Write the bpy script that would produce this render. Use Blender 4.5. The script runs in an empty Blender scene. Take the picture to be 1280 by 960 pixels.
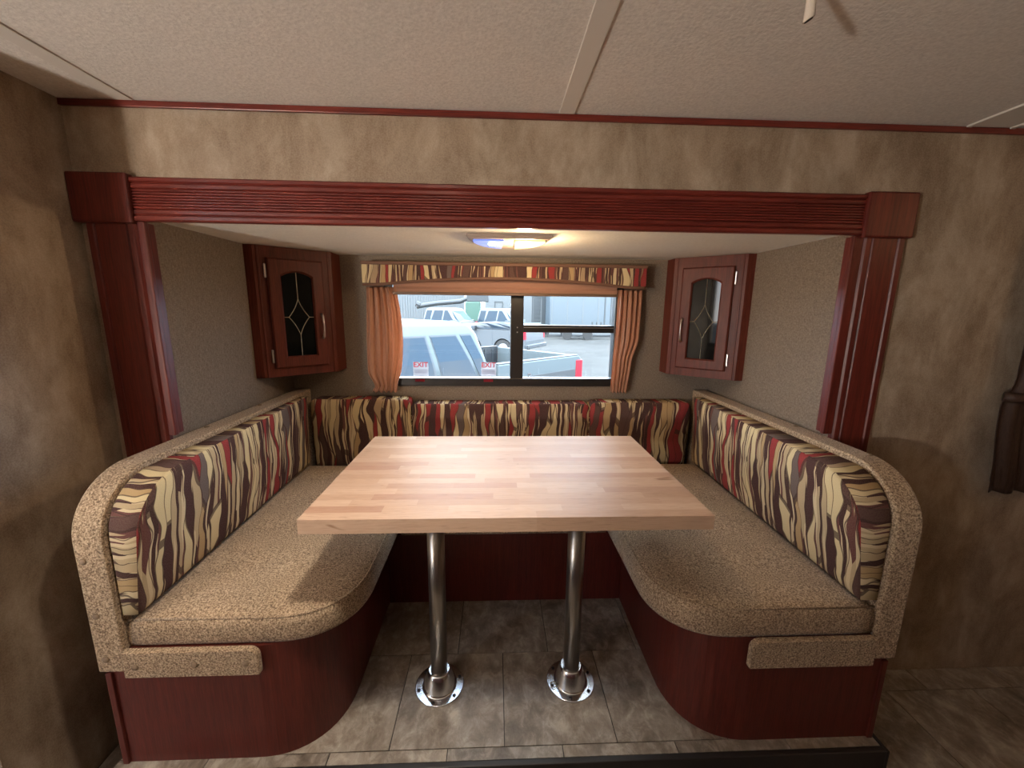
import bpy, bmesh, math, random
from mathutils import Matrix, Vector
random.seed(7)
S = bpy.context.scene
COL = S.collection

# ------------------------------------------------------------------ camera
cam = bpy.data.cameras.new('camera'); camo = bpy.data.objects.new('camera', cam); COL.objects.link(camo)
cam.sensor_width = 36.0; cam.lens = 500.0 / 1280.0 * 36.0; cam.clip_start = 0.02; cam.clip_end = 400
def cam_rot(p, yw, r):
    Rz = Matrix(((math.cos(yw), -math.sin(yw), 0), (math.sin(yw), math.cos(yw), 0), (0, 0, 1)))
    Rx = Matrix(((1, 0, 0), (0, math.cos(p), math.sin(p)), (0, -math.sin(p), math.cos(p))))
    Ry = Matrix(((math.cos(r), 0, math.sin(r)), (0, 1, 0), (-math.sin(r), 0, math.cos(r))))
    m = Rz @ Rx @ Ry
    right, fwd, up = m.col[0], m.col[1], m.col[2]
    return Matrix((right, up, -fwd)).transposed()
camo.matrix_world = Matrix.Translation((0, 0, 1.40)) @ cam_rot(.186267, -.04258, -.0111).to_4x4()
S.camera = camo

# ------------------------------------------------------------------ view, world
S.view_settings.view_transform = 'Standard'; S.view_settings.look = 'None'
S.view_settings.gamma = 1.0; S.view_settings.use_curve_mapping = False
S.view_settings.exposure = 0.0
SKY_STRENGTH = 19.0
SUN_STRENGTH = 6.0
GLOBE = 490.0  # glow of the added globe behind the camera
FLUSH = 25.0; SPOT = 46.0; AX, AY = -.22, .74  # strengths and position of the added ceiling light
w = bpy.data.worlds.new('sky'); S.world = w; w.use_nodes = True
nt = w.node_tree; nt.nodes.clear()
out = nt.nodes.new('ShaderNodeOutputWorld'); bg = nt.nodes.new('ShaderNodeBackground')
tc = nt.nodes.new('ShaderNodeTexCoord'); nz = nt.nodes.new('ShaderNodeTexNoise')
nz.inputs['Scale'].default_value = 3.0; nz.inputs['Detail'].default_value = 5.0
rp = nt.nodes.new('ShaderNodeValToRGB')
rp.color_ramp.elements[0].position = .42; rp.color_ramp.elements[0].color = (.50, .70, 1.0, 1)
rp.color_ramp.elements[1].position = .60; rp.color_ramp.elements[1].color = (1.0, .99, .97, 1)
nt.links.new(tc.outputs['Generated'], nz.inputs['Vector']); nt.links.new(nz.outputs['Fac'], rp.inputs['Fac'])
nt.links.new(rp.outputs['Color'], bg.inputs['Color']); bg.inputs['Strength'].default_value = SKY_STRENGTH
nt.links.new(bg.outputs['Background'], out.inputs['Surface'])

sun = bpy.data.lights.new('sun', 'SUN'); sun.energy = SUN_STRENGTH; sun.angle = math.radians(2); sun.color = (1, .95, .86)
suno = bpy.data.objects.new('sun', sun); COL.objects.link(suno); suno.rotation_euler = (math.radians(28), math.radians(-22), 0)
def portal(name, loc, rot, sx, sz):
    l = bpy.data.lights.new(name, 'AREA'); l.shape = 'RECTANGLE'; l.size = sx; l.size_y = sz
    l.cycles.is_portal = True
    o = bpy.data.objects.new(name, l); COL.objects.link(o); o.location = loc; o.rotation_euler = rot
portal('window_portal', (.05, 2.20, 1.28), (math.radians(-90), 0, 0), 1.24, .58)
portal('doorway_portal', (-2.77, -1.22, .98), (math.radians(90), 0, 0), .84, 1.9)

# ------------------------------------------------------------------ node helper
class NT:
    def __init__(s, name):
        s.m = bpy.data.materials.new(name); s.m.use_nodes = True; s.t = s.m.node_tree; s.t.nodes.clear()
        s.out = s.t.nodes.new('ShaderNodeOutputMaterial')
    def n(s, typ, **kw):
        nd = s.t.nodes.new('ShaderNode' + typ)
        for k, v in kw.items():
            if hasattr(nd, k) and not k[0].isupper(): setattr(nd, k, v)
            else: s.inp(nd, k, v)
        return nd
    def inp(s, nd, k, v):
        sock = nd.inputs[k] if not k.startswith('i_') else nd.inputs[int(k[2:])]
        if isinstance(v, bpy.types.NodeSocket): s.t.links.new(v, sock)
        else: sock.default_value = v
    def math(s, op, a, b=None):
        nd = s.t.nodes.new('ShaderNodeMath'); nd.operation = op
        for i, v in enumerate((a, b)):
            if v is None: continue
            if isinstance(v, bpy.types.NodeSocket): s.t.links.new(v, nd.inputs[i])
            else: nd.inputs[i].default_value = v
        return nd.outputs[0]
    def coord(s, kind='Object', scale=(1, 1, 1), add=None):
        v = s.t.nodes.new('ShaderNodeTexCoord').outputs[kind] if kind != 'World' else s.t.nodes.new('ShaderNodeNewGeometry').outputs['Position']
        if add is not None:
            a = s.t.nodes.new('ShaderNodeVectorMath'); a.operation = 'ADD'
            s.t.links.new(v, a.inputs[0]); s.t.links.new(add, a.inputs[1]); v = a.outputs[0]
        mp = s.t.nodes.new('ShaderNodeMapping'); mp.inputs['Scale'].default_value = scale
        s.t.links.new(v, mp.inputs['Vector']); return mp.outputs[0]
    def noise(s, vec, scale, detail=3, rough=.5, dist=0):
        nd = s.n('TexNoise', Vector=vec, Scale=scale, Detail=detail, Roughness=rough, Distortion=dist)
        return nd.outputs['Fac']
    def ramp(s, fac, stops, interp='LINEAR'):
        nd = s.t.nodes.new('ShaderNodeValToRGB'); cr = nd.color_ramp; cr.interpolation = interp
        while len(cr.elements) < len(stops): cr.elements.new(.5)
        for e, (p, c) in zip(cr.elements, stops): e.position = p; e.color = (*c, 1)
        s.t.links.new(fac, nd.inputs['Fac']); return nd.outputs['Color']
    def mix(s, fac, a, b, mode='MIX'):
        nd = s.t.nodes.new('ShaderNodeMixRGB'); nd.blend_type = mode
        for k, v in (('Fac', fac), ('Color1', a), ('Color2', b)):
            if isinstance(v, bpy.types.NodeSocket): s.t.links.new(v, nd.inputs[k])
            else: nd.inputs[k].default_value = v if k == 'Fac' else (*v, 1)
        return nd.outputs[0]
    def bump(s, h, strength, dist=.01):
        nd = s.n('Bump', Height=h, Strength=strength, Distance=dist); return nd.outputs[0]
    def bsdf(s, color, rough=.5, metal=0, normal=None, spec=.5, sheen=0, coat=0, emit=None, estr=0, trans=0):
        b = s.t.nodes.new('ShaderNodeBsdfPrincipled')
        def st(k, v):
            if isinstance(v, bpy.types.NodeSocket): s.t.links.new(v, b.inputs[k])
            elif isinstance(v, tuple): b.inputs[k].default_value = (*v, 1)
            else: b.inputs[k].default_value = v
        st('Base Color', color); st('Roughness', rough); st('Metallic', metal); st('Specular IOR Level', spec)
        if sheen: st('Sheen Weight', sheen)
        if coat: st('Coat Weight', coat); st('Coat Roughness', .25)
        if trans: st('Transmission Weight', trans)
        if normal is not None: st('Normal', normal)
        if emit is not None: st('Emission Color', emit); st('Emission Strength', estr)
        s.t.links.new(b.outputs[0], s.out.inputs['Surface']); s.b = b
        return s.m

def flat(name, c, rough=.5, metal=0, **k): return NT(name).bsdf(c, rough, metal, **k)

MAT = {}
def wood(name, axis, dark=(.070, .0090, .0060), light=(.150, .0225, .0145), rough=.40):
    t = NT(name); sc = {'x': (2, 40, 40), 'z': (40, 40, 2)}[axis]
    v = t.coord('World', sc); g = t.noise(v, 1.6, 5, .6, .6)
    fine = t.noise(t.coord('World', tuple(4 * q for q in sc)), 2.2, 2)
    c = t.ramp(g, [(.32, dark), (.66, light)])
    c = t.mix(.25, c, t.ramp(fine, [(.4, (.03, .006, .005)), (.6, light)]))
    return t.bsdf(c, rough, normal=t.bump(fine, .08, .002), spec=.2 if 'cabinet' in name else .38)
MAT['cherry_x'] = wood('cherry wood along x', 'x', (.085, .011, .0075), (.20, .031, .020), .34); MAT['cherry_z'] = wood('cherry wood upright', 'z')
MAT['cherry_base'] = wood('cherry laminate base', 'z', (.080, .0125, .0085), (.130, .0225, .0145), .42)
MAT['cherry_cab'] = wood('cherry cabinet wood', 'z', (.075, .017, .010), (.135, .030, .018), .42)

t = NT('mottled tan wallboard')
v = t.coord('World', (1, 1, .60)); a = t.noise(v, 6.5, 7, .66, .35); b = t.noise(t.coord('World', (1, 1, .38)), 15, 5, .6, .3)
f = t.noise(t.coord('World'), 260, 2)
c = t.ramp(a, [(.36, (.20, .130, .078)), (.50, (.315, .230, .155)), (.63, (.45, .355, .26))])
c = t.mix(.22, c, t.ramp(b, [(.40, (.17, .108, .065)), (.60, (.52, .415, .31))]))
c = t.mix(.16, c, t.ramp(f, [(.35, (.10, .07, .045)), (.65, (.50, .42, .33))]))
MAT['wall'] = t.bsdf(c, .62, normal=t.bump(f, .1, .002), spec=.3)

t = NT('fine woven slide wallboard')
f1 = t.noise(t.coord('World', (1, 1, .35)), 330, 2); f2 = t.noise(t.coord('World', (.35, .35, 1)), 330, 2)
c = t.mix(.5, t.ramp(f1, [(.35, (.128, .096, .070)), (.65, (.265, .214, .163))]), t.ramp(f2, [(.35, (.128, .096, .070)), (.65, (.265, .214, .163))]))
MAT['weave'] = t.bsdf(c, .7, spec=.25)

t = NT('textured cream ceiling panel')
f = t.noise(t.coord('World'), 150, 3); c = t.ramp(f, [(.3, (.68, .635, .585)), (.7, (.82, .775, .72))])
MAT['ceiling'] = t.bsdf(c, .8, normal=t.bump(f, .25, .004), spec=.2)
MAT['batten'] = flat('cream ceiling batten', (.70, .65, .59), .6, spec=.3)
t = NT('smooth cream slide ceiling')
f = t.noise(t.coord('World'), 130, 2); MAT['ceil_slide'] = t.bsdf(t.ramp(f, [(.3, (.82, .78, .69)), (.7, (.90, .86, .77))]), .75, spec=.2)

t = NT('flecked tan carpet')
f = t.noise(t.coord('Object'), 230, 2, .7); g = t.noise(t.coord('Object'), 7, 3)
c = t.ramp(f, [(.30, (.11, .070, .042)), (.46, (.33, .228, .142)), (.60, (.60, .445, .29)), (.75, (.76, .60, .42))])
c = t.mix(.35, c, t.mix(1.0, c, t.ramp(g, [(.3, (.62, .60, .58)), (.7, (1, 1, 1))]), 'MULTIPLY'))
MAT['carpet'] = t.bsdf(c, .95, normal=t.bump(f, .6, .004), spec=.1, sheen=.15)

t = NT('interlocked leaf stripe fabric')
uv = t.n('UVMap').outputs[0]
mp = t.n('Mapping', Vector=uv); sepw = t.n('TexNoise', Vector=mp.outputs[0], Scale=6.0, Detail=1.5).outputs['Color']
def warp(amt):
    sc = t.n('VectorMath', operation='SCALE', i_0=sepw, Scale=amt); ad = t.n('VectorMath', operation='ADD', i_0=uv, i_1=sc.outputs[0]); return ad.outputs[0]
wv = warp(.085)
m1 = t.n('Mapping', Vector=wv, Scale=(38, 3.3, 1)).outputs[0]
vo = t.n('TexVoronoi', voronoi_dimensions='2D', Vector=m1, Scale=1.0); r1 = t.n('SeparateColor', i_0=vo.outputs['Color']).outputs[0]
base = t.ramp(r1, [(0, (.66, .53, .30)), (.24, (.052, .016, .018)), (.40, (.27, .022, .026)), (.66, (.40, .28, .17)), (.73, (.085, .040, .036)), (.84, (.46, .31, .15)), (.94, (.13, .095, .085))], 'CONSTANT')
m2 = t.n('Mapping', Vector=warp(.05), Scale=(120, 4.6, 1), Location=(3.3, 1.7, 0)).outputs[0]
v2 = t.n('TexVoronoi', voronoi_dimensions='2D', Vector=m2, Scale=1.0); r2 = t.n('SeparateColor', i_0=v2.outputs['Color']).outputs[1]
fine = t.ramp(r2, [(0, (.050, .016, .016)), (.36, (.48, .36, .21)), (.60, (.13, .045, .040)), (.76, (.64, .51, .31))], 'CONSTANT')
r1g = t.n('SeparateColor', i_0=vo.outputs['Color']).outputs[1]
msk = t.math('GREATER_THAN', r1g, .52)
c = t.mix(msk, base, fine)
ve = t.n('TexVoronoi', voronoi_dimensions='2D', feature='DISTANCE_TO_EDGE', Vector=m1, Scale=1.0)
edge = t.math('LESS_THAN', ve.outputs['Distance'], .045)
c = t.mix(t.math('MULTIPLY', edge, .8), c, (.045, .018, .016))
th = t.noise(t.n('Mapping', Vector=uv, Scale=(1, 1, 1)).outputs[0], 420, 2)
c = t.mix(.10, c, t.ramp(th, [(.35, (.02, .01, .01)), (.65, (.6, .5, .38))]))
MAT['stripe'] = t.bsdf(c, .85, normal=t.bump(th, .35, .003), spec=.08)

t = NT('butcher block maple stave')
oi = t.n('ObjectInfo').outputs['Random']
off = t.n('CombineXYZ', X=t.math('MULTIPLY', oi, 37.0), Y=t.math('MULTIPLY', oi, 91.0), Z=0.0).outputs[0]
g = t.noise(t.coord('World', (7.0, 90, 90), add=off), 1.7, 4, .55, 1.5); fk = t.noise(t.coord('World', (16, 260, 260), add=off), 1.5, 3, .6)
kn = t.noise(t.coord('World', (9, 34, 34), add=off), 1.0, 2, .5, .4)
tone = t.ramp(oi, [(0, (.46, .295, .19)), (.25, (.40, .24, .15)), (.5, (.50, .335, .225)), (.75, (.43, .27, .175)), (.92, (.35, .185, .115)), (1, (.47, .315, .21))])
gr = t.ramp(g, [(.28, (.74, .70, .68)), (.42, (.97, .96, .95)), (.52, (1, 1, 1)), (.75, (1.05, 1.04, 1.03))])
c = t.mix(1.0, tone, gr, 'MULTIPLY'); c = t.mix(.09, c, t.ramp(fk, [(.35, (.33, .20, .13)), (.6, (.72, .56, .42))])); c = t.mix(1.0, c, t.ramp(kn, [(.22, (.55, .45, .38)), (.30, (1, 1, 1))]), 'MULTIPLY')
MAT['stave'] = t.bsdf(c, .48, spec=.12)

t = NT('slate look vinyl tile')
oi = t.n('ObjectInfo').outputs['Random']
off = t.n('CombineXYZ', X=t.math('MULTIPLY', oi, 53.0), Y=t.math('MULTIPLY', oi, 31.0), Z=0.0).outputs[0]
n1 = t.noise(t.coord('World', add=off), 7, 8, .66, .25); n2 = t.noise(t.coord('World', (1, .7, 1), add=off), 24, 7, .72, .5)
c = t.ramp(n1, [(.34, (.095, .068, .048)), (.46, (.20, .158, .122)), (.54, (.31, .265, .22)), (.66, (.52, .465, .39))])
c = t.mix(.45, c, t.ramp(n2, [(.38, (.08, .058, .044)), (.50, (.25, .21, .17)), (.62, (.60, .54, .46))]))
c = t.mix(.22, c, t.ramp(oi, [(0, (.13, .115, .10)), (.5, (.40, .31, .22)), (1, (.24, .225, .215))]))
MAT['tile'] = t.bsdf(c, t.math('MULTIPLY_ADD', n2, .35), normal=t.bump(n2, .25, .004), spec=.5)
MAT['tile'].node_tree.nodes['Math.002'].inputs[2].default_value = .22 if 'Math.002' in MAT['tile'].node_tree.nodes else 0
MAT['grout'] = flat('dark floor joint', (.035, .028, .022), .8)
MAT['black_trim'] = flat('black rubber edge trim', (.018, .014, .013), .5)

t = NT('copper satin curtain')
f = t.noise(t.coord('Object', (6, 6, 1)), 40, 2)
m = t.bsdf(t.ramp(f, [(.35, (.56, .27, .155)), (.65, (.70, .36, .215))]), .38, spec=.5, sheen=.3)
tr = t.n('BsdfTranslucent', Color=(.55, .27, .15, 1)); mx = t.n('MixShader', Fac=.50, i_1=t.b.outputs[0], i_2=tr.outputs[0]); t.t.links.new(mx.outputs[0], t.out.inputs['Surface'])
MAT['curtain'] = m
t = NT('dark brown curtain'); f = t.noise(t.coord('Object', (6, 6, 1)), 60, 2)
MAT['curtain_dark'] = t.bsdf(t.ramp(f, [(.35, (.030, .014, .009)), (.65, (.050, .025, .015))]), .5, spec=.4)
MAT['shade'] = flat('rose tan window shade', (.40, .215, .145), .45, spec=.5)
MAT['shade_rail'] = flat('bronze shade rail', (.16, .095, .060), .4)
MAT['piping'] = flat('brown valance trim', (.155, .075, .045), .7)
MAT['frame_black'] = flat('black window frame', (.012, .011, .011), .35)
MAT['frame_line'] = flat('brushed aluminium line', (.55, .56, .58), .35, .9)
MAT['chrome'] = flat('polished chrome', (.80, .82, .85), .20, 1)
t = NT('brushed steel tube'); f = t.noise(t.coord('World', (60, 60, 1.5)), 3, 3)
MAT['steel'] = t.bsdf(t.ramp(f, [(.3, (.30, .275, .245)), (.7, (.42, .39, .35))]), .30, .95)
MAT['nickel'] = flat('satin nickel', (.62, .57, .53), .28, 1)
MAT['came'] = flat('brass leading', (.42, .36, .25), .38, .8)
MAT['screw'] = flat('dark screw head', (.06, .05, .05), .4, .7)
MAT['cap'] = flat('tan screw cap', (.25, .175, .11), .7)
MAT['cream'] = flat('cream plastic', (.72, .62, .52), .4)
MAT['fixture'] = flat('grey tan lamp housing', (.42, .34, .29), .45)
MAT['lens_blue'] = flat('blue lit lens', (.30, .40, .85), .25, emit=(.12, .26, 1.0), estr=.75)
MAT['led_blue'] = flat('blue lit diode', (.7, .8, 1), .3, emit=(.62, .80, 1.0), estr=6)
MAT['lens_warm'] = flat('warm lit lens', (.9, .7, .4), .25, emit=(1.0, .62, .22), estr=1.6)
MAT['bulb_warm'] = flat('warm bulb', (1, .9, .7), .3, emit=(1.0, .80, .45), estr=40)
MAT['hole'] = flat('dark bore', (.02, .015, .01), .8)

def glassmat(name, tint, rough, refl):
    t = NT(name); tb = t.n('BsdfTransparent', Color=(*tint, 1)); gl = t.n('BsdfGlossy', Color=(1, 1, 1, 1), Roughness=rough)
    fr = t.n('Fresnel', IOR=1.45); fac = t.math('MULTIPLY', fr.outputs[0], refl)
    mx = t.n('MixShader', Fac=fac, i_1=tb.outputs[0], i_2=gl.outputs[0]); t.t.links.new(mx.outputs[0], t.out.inputs['Surface']); return t.m
MAT['pane'] = glassmat('clear window glass', (.95, .98, .98), .0, .6)
t = NT('smoked cabinet glass'); MAT['smoked'] = t.bsdf((.004, .005, .005), .04, spec=.22)

t = NT('carbon grey gravel'); f = t.noise(t.coord('World'), 2.2, 8, .75); f2 = t.noise(t.coord('World'), .25, 3)
c = t.mix(.4, t.ramp(f, [(.35, (.026, .026, .024)), (.65, (.052, .052, .049))]), t.ramp(f2, [(.4, (.030, .029, .027)), (.6, (.045, .044, .042))]))
MAT['gravel'] = t.bsdf(c, .95, spec=.1)
def paint(name, c): return flat(name, c, .3, .0, spec=.08)
MAT['silver'] = paint('silver car paint', (.064, .077, .083)); MAT['white_car'] = paint('white car paint', (.10, .109, .115))
MAT['grey_car'] = paint('pale grey car paint', (.068, .073, .078)); MAT['lower'] = flat('grey lower body', (.031, .035, .039), .35, .2)
MAT['bedliner'] = flat('dark bed liner', (.010, .012, .015), .6)
MAT['car_glass'] = flat('car window glass', (.013, .022, .032), .05, spec=.16)
MAT['tyre'] = flat('tyre rubber', (.012, .012, .012), .8); MAT['rim'] = flat('alloy rim', (.3, .3, .32), .3, .8)
MAT['red_lamp'] = flat('red tail lamp', (.22, .008, .016), .3, spec=.2); MAT['headlamp'] = flat('clear headlamp', (.4, .42, .44), .15)
MAT['seam'] = flat('dark panel gap', (.02, .025, .03), .6)
MAT['siding'] = flat('white steel siding', (.060, .067, .070), .5); MAT['trailer'] = flat('pale blue trailer skin', (.040, .054, .065), .4)
MAT['iron'] = flat('weathered grey iron', (.030, .034, .036), .6, .3); MAT['green'] = flat('green painted steel', (.016, .05, .034), .5)
def film(name, c):
    t = NT(name); t.bsdf(c, .6); tr = t.n('BsdfTranslucent', Color=(*c, 1)); tp = t.n('BsdfTransparent', Color=(*c, 1))
    m0 = t.n('MixShader', Fac=.25, i_1=tr.outputs[0], i_2=tp.outputs[0]); mx = t.n('MixShader', Fac=.85, i_1=t.b.outputs[0], i_2=m0.outputs[0]); t.t.links.new(mx.outputs[0], t.out.inputs['Surface']); return t.m
MAT['paper'] = film('white sticker film', (.50, .475, .48)); MAT['red_ink'] = film('red ink', (.75, .06, .09)); MAT['grey_ink'] = film('pale grey ink', (.33, .31, .345))

# ------------------------------------------------------------------ object helpers
def root_of(o):
    while o.parent: o = o.parent
    return o
def link(name, me, mat=None, parent=None, world=True, smooth=False):
    o = bpy.data.objects.new(name, me); COL.objects.link(o)
    if mat is not None and not me.materials: me.materials.append(MAT[mat] if isinstance(mat, str) else mat)
    if parent is not None:
        if world: me.transform(root_of(parent).matrix_basis.inverted())
        o.parent = parent
    if smooth:
        for p in me.polygons: p.use_smooth = True
    return o
def tag(o, label, cat, group=None):
    o['label'] = label; o['category'] = cat
    if group: o['group'] = group
    return o
def thing(name, label, cat, loc=(0, 0, 0), rz=0, group=None):
    o = bpy.data.objects.new(name, None); COL.objects.link(o)
    o.empty_display_size = .05
    o.matrix_basis = Matrix.Translation(loc) @ Matrix.Rotation(rz, 4, 'Z'); return tag(o, label, cat, group)
def struct(o): o['kind'] = 'structure'; return o
def mesh(verts, faces, uvs=None):
    me = bpy.data.meshes.new('m'); me.from_pydata([tuple(v) for v in verts], [], faces)
    if uvs:
        l = me.uv_layers.new(name='UVMap'); k = 0
        for fu in uvs:
            for q in fu: l.data[k].uv = q; k += 1
    me.update(); return me
def fixn(me):
    bm = bmesh.new(); bm.from_mesh(me); bmesh.ops.recalc_face_normals(bm, faces=bm.faces); bm.to_mesh(me); bm.free(); return me
def boxes(specs, bev=0, seg=2):
    bm = bmesh.new()
    for (x0, x1, y0, y1, z0, z1) in specs:
        r = bmesh.ops.create_cube(bm, size=1.0, matrix=Matrix.Translation(((x0+x1)/2, (y0+y1)/2, (z0+z1)/2)) @ Matrix.Diagonal((x1-x0, y1-y0, z1-z0, 1)))
        if bev:
            es = {e for v in r['verts'] for e in v.link_edges}
            bmesh.ops.bevel(bm, geom=list(es), offset=bev, segments=seg, affect='EDGES', profile=.5)
    me = bpy.data.meshes.new('m'); bm.to_mesh(me); bm.free(); return me
def box(name, b, mat, parent=None, bev=0, seg=2): return link(name, boxes([b], bev, seg), mat, parent)
def prism(poly, fn, a, b, bev=0):
    """poly: 2-D outline; fn(p, t) -> xyz for t in (a, b)"""
    n = len(poly); vs = [fn(p, a) for p in poly] + [fn(p, b) for p in poly]
    fs = [list(range(n)), list(range(2*n-1, n-1, -1))] + [[i, (i+1) % n, n+(i+1) % n, n+i] for i in range(n)]
    me = fixn(mesh(vs, fs))
    if bev:
        bm = bmesh.new(); bm.from_mesh(me)
        es = [e for e in bm.edges if e.calc_face_angle(0) > .6]
        bmesh.ops.bevel(bm, geom=es, offset=bev, segments=2, affect='EDGES', profile=.5); bm.to_mesh(me); bm.free()
    return me
def tube(pts, r, n=10, closed=False, radii=None):
    pts = [Vector(p) for p in pts]; vs = []; fs = []; N = len(pts)
    up0 = None
    for i, p in enumerate(pts):
        d = (pts[(i+1) % N] - pts[i-1]) if closed else (pts[min(i+1, N-1)] - pts[max(i-1, 0)])
        d.normalize(); h = up0 if up0 is not None else (Vector((0, 0, 1)) if abs(d.z) < .9 else Vector((1, 0, 0)))
        s = d.cross(h); s.normalize(); u = s.cross(d); up0 = u
        rr = radii[i] if radii else r
        for k in range(n): a = 2*math.pi*k/n; vs.append(p + (s*math.cos(a) + u*math.sin(a))*rr)
    M = N if closed else N-1
    for i in range(M):
        for k in range(n):
            a, b = i*n, ((i+1) % N)*n; fs.append([a+k, a+(k+1) % n, b+(k+1) % n, b+k])
    if not closed: fs += [list(range(n))[::-1], [(N-1)*n+k for k in range(n)]]
    return fixn(mesh(vs, fs))
def lathe(prof, cx, cy, n=32, axis=None):
    vs = []; fs = []
    for (r, z) in prof:
        for k in range(n): a = 2*math.pi*k/n; vs.append((cx+r*math.cos(a), cy+r*math.sin(a), z))
    for i in range(len(prof)-1):
        for k in range(n): fs.append([i*n+k, i*n+(k+1) % n, (i+1)*n+(k+1) % n, (i+1)*n+k])
    fs += [list(range(n))[::-1], [(len(prof)-1)*n+k for k in range(n)]]
    return fixn(mesh(vs, fs))
def offset_poly(P, d):
    """inset a counter-clockwise outline by d"""
    n = len(P); out = []
    for i in range(n):
        a, b, c = Vector(P[i-1]), Vector(P[i]), Vector(P[(i+1) % n])
        e1 = (b-a).normalized(); e2 = (c-b).normalized()
        n1 = Vector((-e1.y, e1.x)); n2 = Vector((-e2.y, e2.x)); m = n1+n2
        if m.length < 1e-6: m = n1
        m.normalize(); k = max(.35, m.dot(n1)); q = b + m*(d/k); out.append((q.x, q.y))
    return out
def shrink_poly(P, d):
    """inset for wide margins: draws the outline towards its middle without crossing itself"""
    xs = [p[0] for p in P]; ys = [p[1] for p in P]; cx, cy = (min(xs)+max(xs))/2, (min(ys)+max(ys))/2; hx, hy = (max(xs)-min(xs))/2, (max(ys)-min(ys))/2
    return [(cx+(p[0]-cx)*(1-d/hx), cy+(p[1]-cy)*(1-d/hy)) for p in P]
def dense(P, step):
    out = []
    for i in range(len(P)):
        a, b = Vector(P[i]), Vector(P[(i+1) % len(P)]); n = max(1, int((b-a).length/step))
        for k in range(n): q = a.lerp(b, k/n); out.append((q.x, q.y))
    return out
def arc(cx, cy, rx, ry, a0, a1, n):
    return [(cx+rx*math.cos(math.radians(a0+(a1-a0)*k/n)), cy+ry*math.sin(math.radians(a0+(a1-a0)*k/n))) for k in range(n+1)]
def ringed(P, rings, fn, uvband=None, uvface=None):
    """P ccw outline; rings [(inset, t)], fn(p, t)->xyz; capped at both ends. uv: bands follow the outline length, cap uses uvface"""
    n = len(P); L = [0]
    for i in range(n): L.append(L[-1]+(Vector(P[(i+1) % n])-Vector(P[i])).length)
    R = [(offset_poly(P, d) if d < .012 else shrink_poly(P, d)) if d else P for d, t in rings]; vs = []; fs = []; uv = []
    for (d, t), Q in zip(rings, R): vs += [fn(p, t) for p in Q]
    for j in range(len(rings)-1):
        facey = uvface and uvface(j)
        for i in range(n):
            k = (i+1) % n; fs.append([j*n+i, j*n+k, (j+1)*n+k, (j+1)*n+i])
            if facey: uv.append([R[j][i], R[j][k], R[j+1][k], R[j+1][i]])
            else:
                t0, t1 = rings[j][1]*.11, rings[j+1][1]*.11; uv.append([(L[i], t0), (L[i+1], t0), (L[i+1], t1), (L[i], t1)])
    fs.append(list(range(n))[::-1]); uv.append([R[0][i] for i in range(n)][::-1])
    m = len(rings)-1; fs.append([m*n+i for i in range(n)]); uv.append(list(R[m]))
    return mesh(vs, fs, uv)
def bezel(name, mat, parent, pts, r, **k): return link(name, tube(pts, r, **k), mat, parent, smooth=True)

# ------------------------------------------------------------------ setting
LW, RW, BW, CZ, SF = -1.065, 1.175, 2.13, 1.657, .13        # slide-out: left, right, back wall, ceiling height, floor height
CEIL = 1.963; WY = 1.297
floor = struct(box('floor', (-3.2, 3.3, -1.2, 1.33, -.06, -.004), 'grout'))
ceil = struct(box('ceiling', (-3.2, 3.3, -1.2, 1.33, CEIL, CEIL+.05), 'ceiling'))
wm = struct(link('wall_dinette', boxes([(-3.2, LW, WY, WY+.033, -.004, CEIL), (RW, 3.3, WY, WY+.033, -.004, CEIL), (LW, RW, WY, WY+.033, CZ, CEIL), (LW, RW, WY, WY+.033, -.004, SF-.03)]), 'wall'))
struct(box('wall_left', (-1.25, -1.22, .85, WY, -.004, CEIL), 'wall'))
struct(box('wall_far_left', (-3.23, -3.2, -1.2, 1.33, -.06, CEIL), 'wall'))
struct(box('wall_far_right', (3.3, 3.33, -1.2, 1.33, -.06, CEIL), 'wall'))
struct(link('wall_opposite', boxes([(-3.2, -3.12, -1.2, -1.17, -.004, CEIL), (-2.42, 3.3, -1.2, -1.17, -.004, CEIL), (-3.12, -2.42, -1.2, -1.17, 1.9, CEIL)]), 'wall'))
struct(box('wall_slide_left', (LW-.03, LW, WY+.033, BW, SF-.03, CZ), 'weave'))
struct(box('wall_slide_right', (RW, RW+.03, WY+.033, BW, SF-.03, CZ), 'weave'))
WX0, WX1, WZ0, WZ1 = -.56, .66, 1.0, 1.56
struct(link('wall_slide_back', boxes([(LW-.03, WX0, BW, BW+.04, SF-.03, CZ), (WX1, RW+.03, BW, BW+.04, SF-.03, CZ), (WX0, WX1, BW, BW+.04, SF-.03, WZ0), (WX0, WX1, BW, BW+.04, WZ1, CZ)]), 'weave'))
struct(box('ceiling_slide', (LW-.03, RW+.03, WY+.033, BW+.04, CZ, CZ+.04), 'ceil_slide'))
fs_ = struct(box('floor_slide', (-1.062, 1.155, .925, BW, -.003, SF-.004), 'grout'))
box('edge_trim', (-1.062, 1.155, .908, .925, -.003, SF+.004), 'black_trim', fs_, .003)
box('edge_trim', (1.155, 1.163, .908, 1.276, -.003, SF+.003), 'black_trim', fs_, .002)

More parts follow.
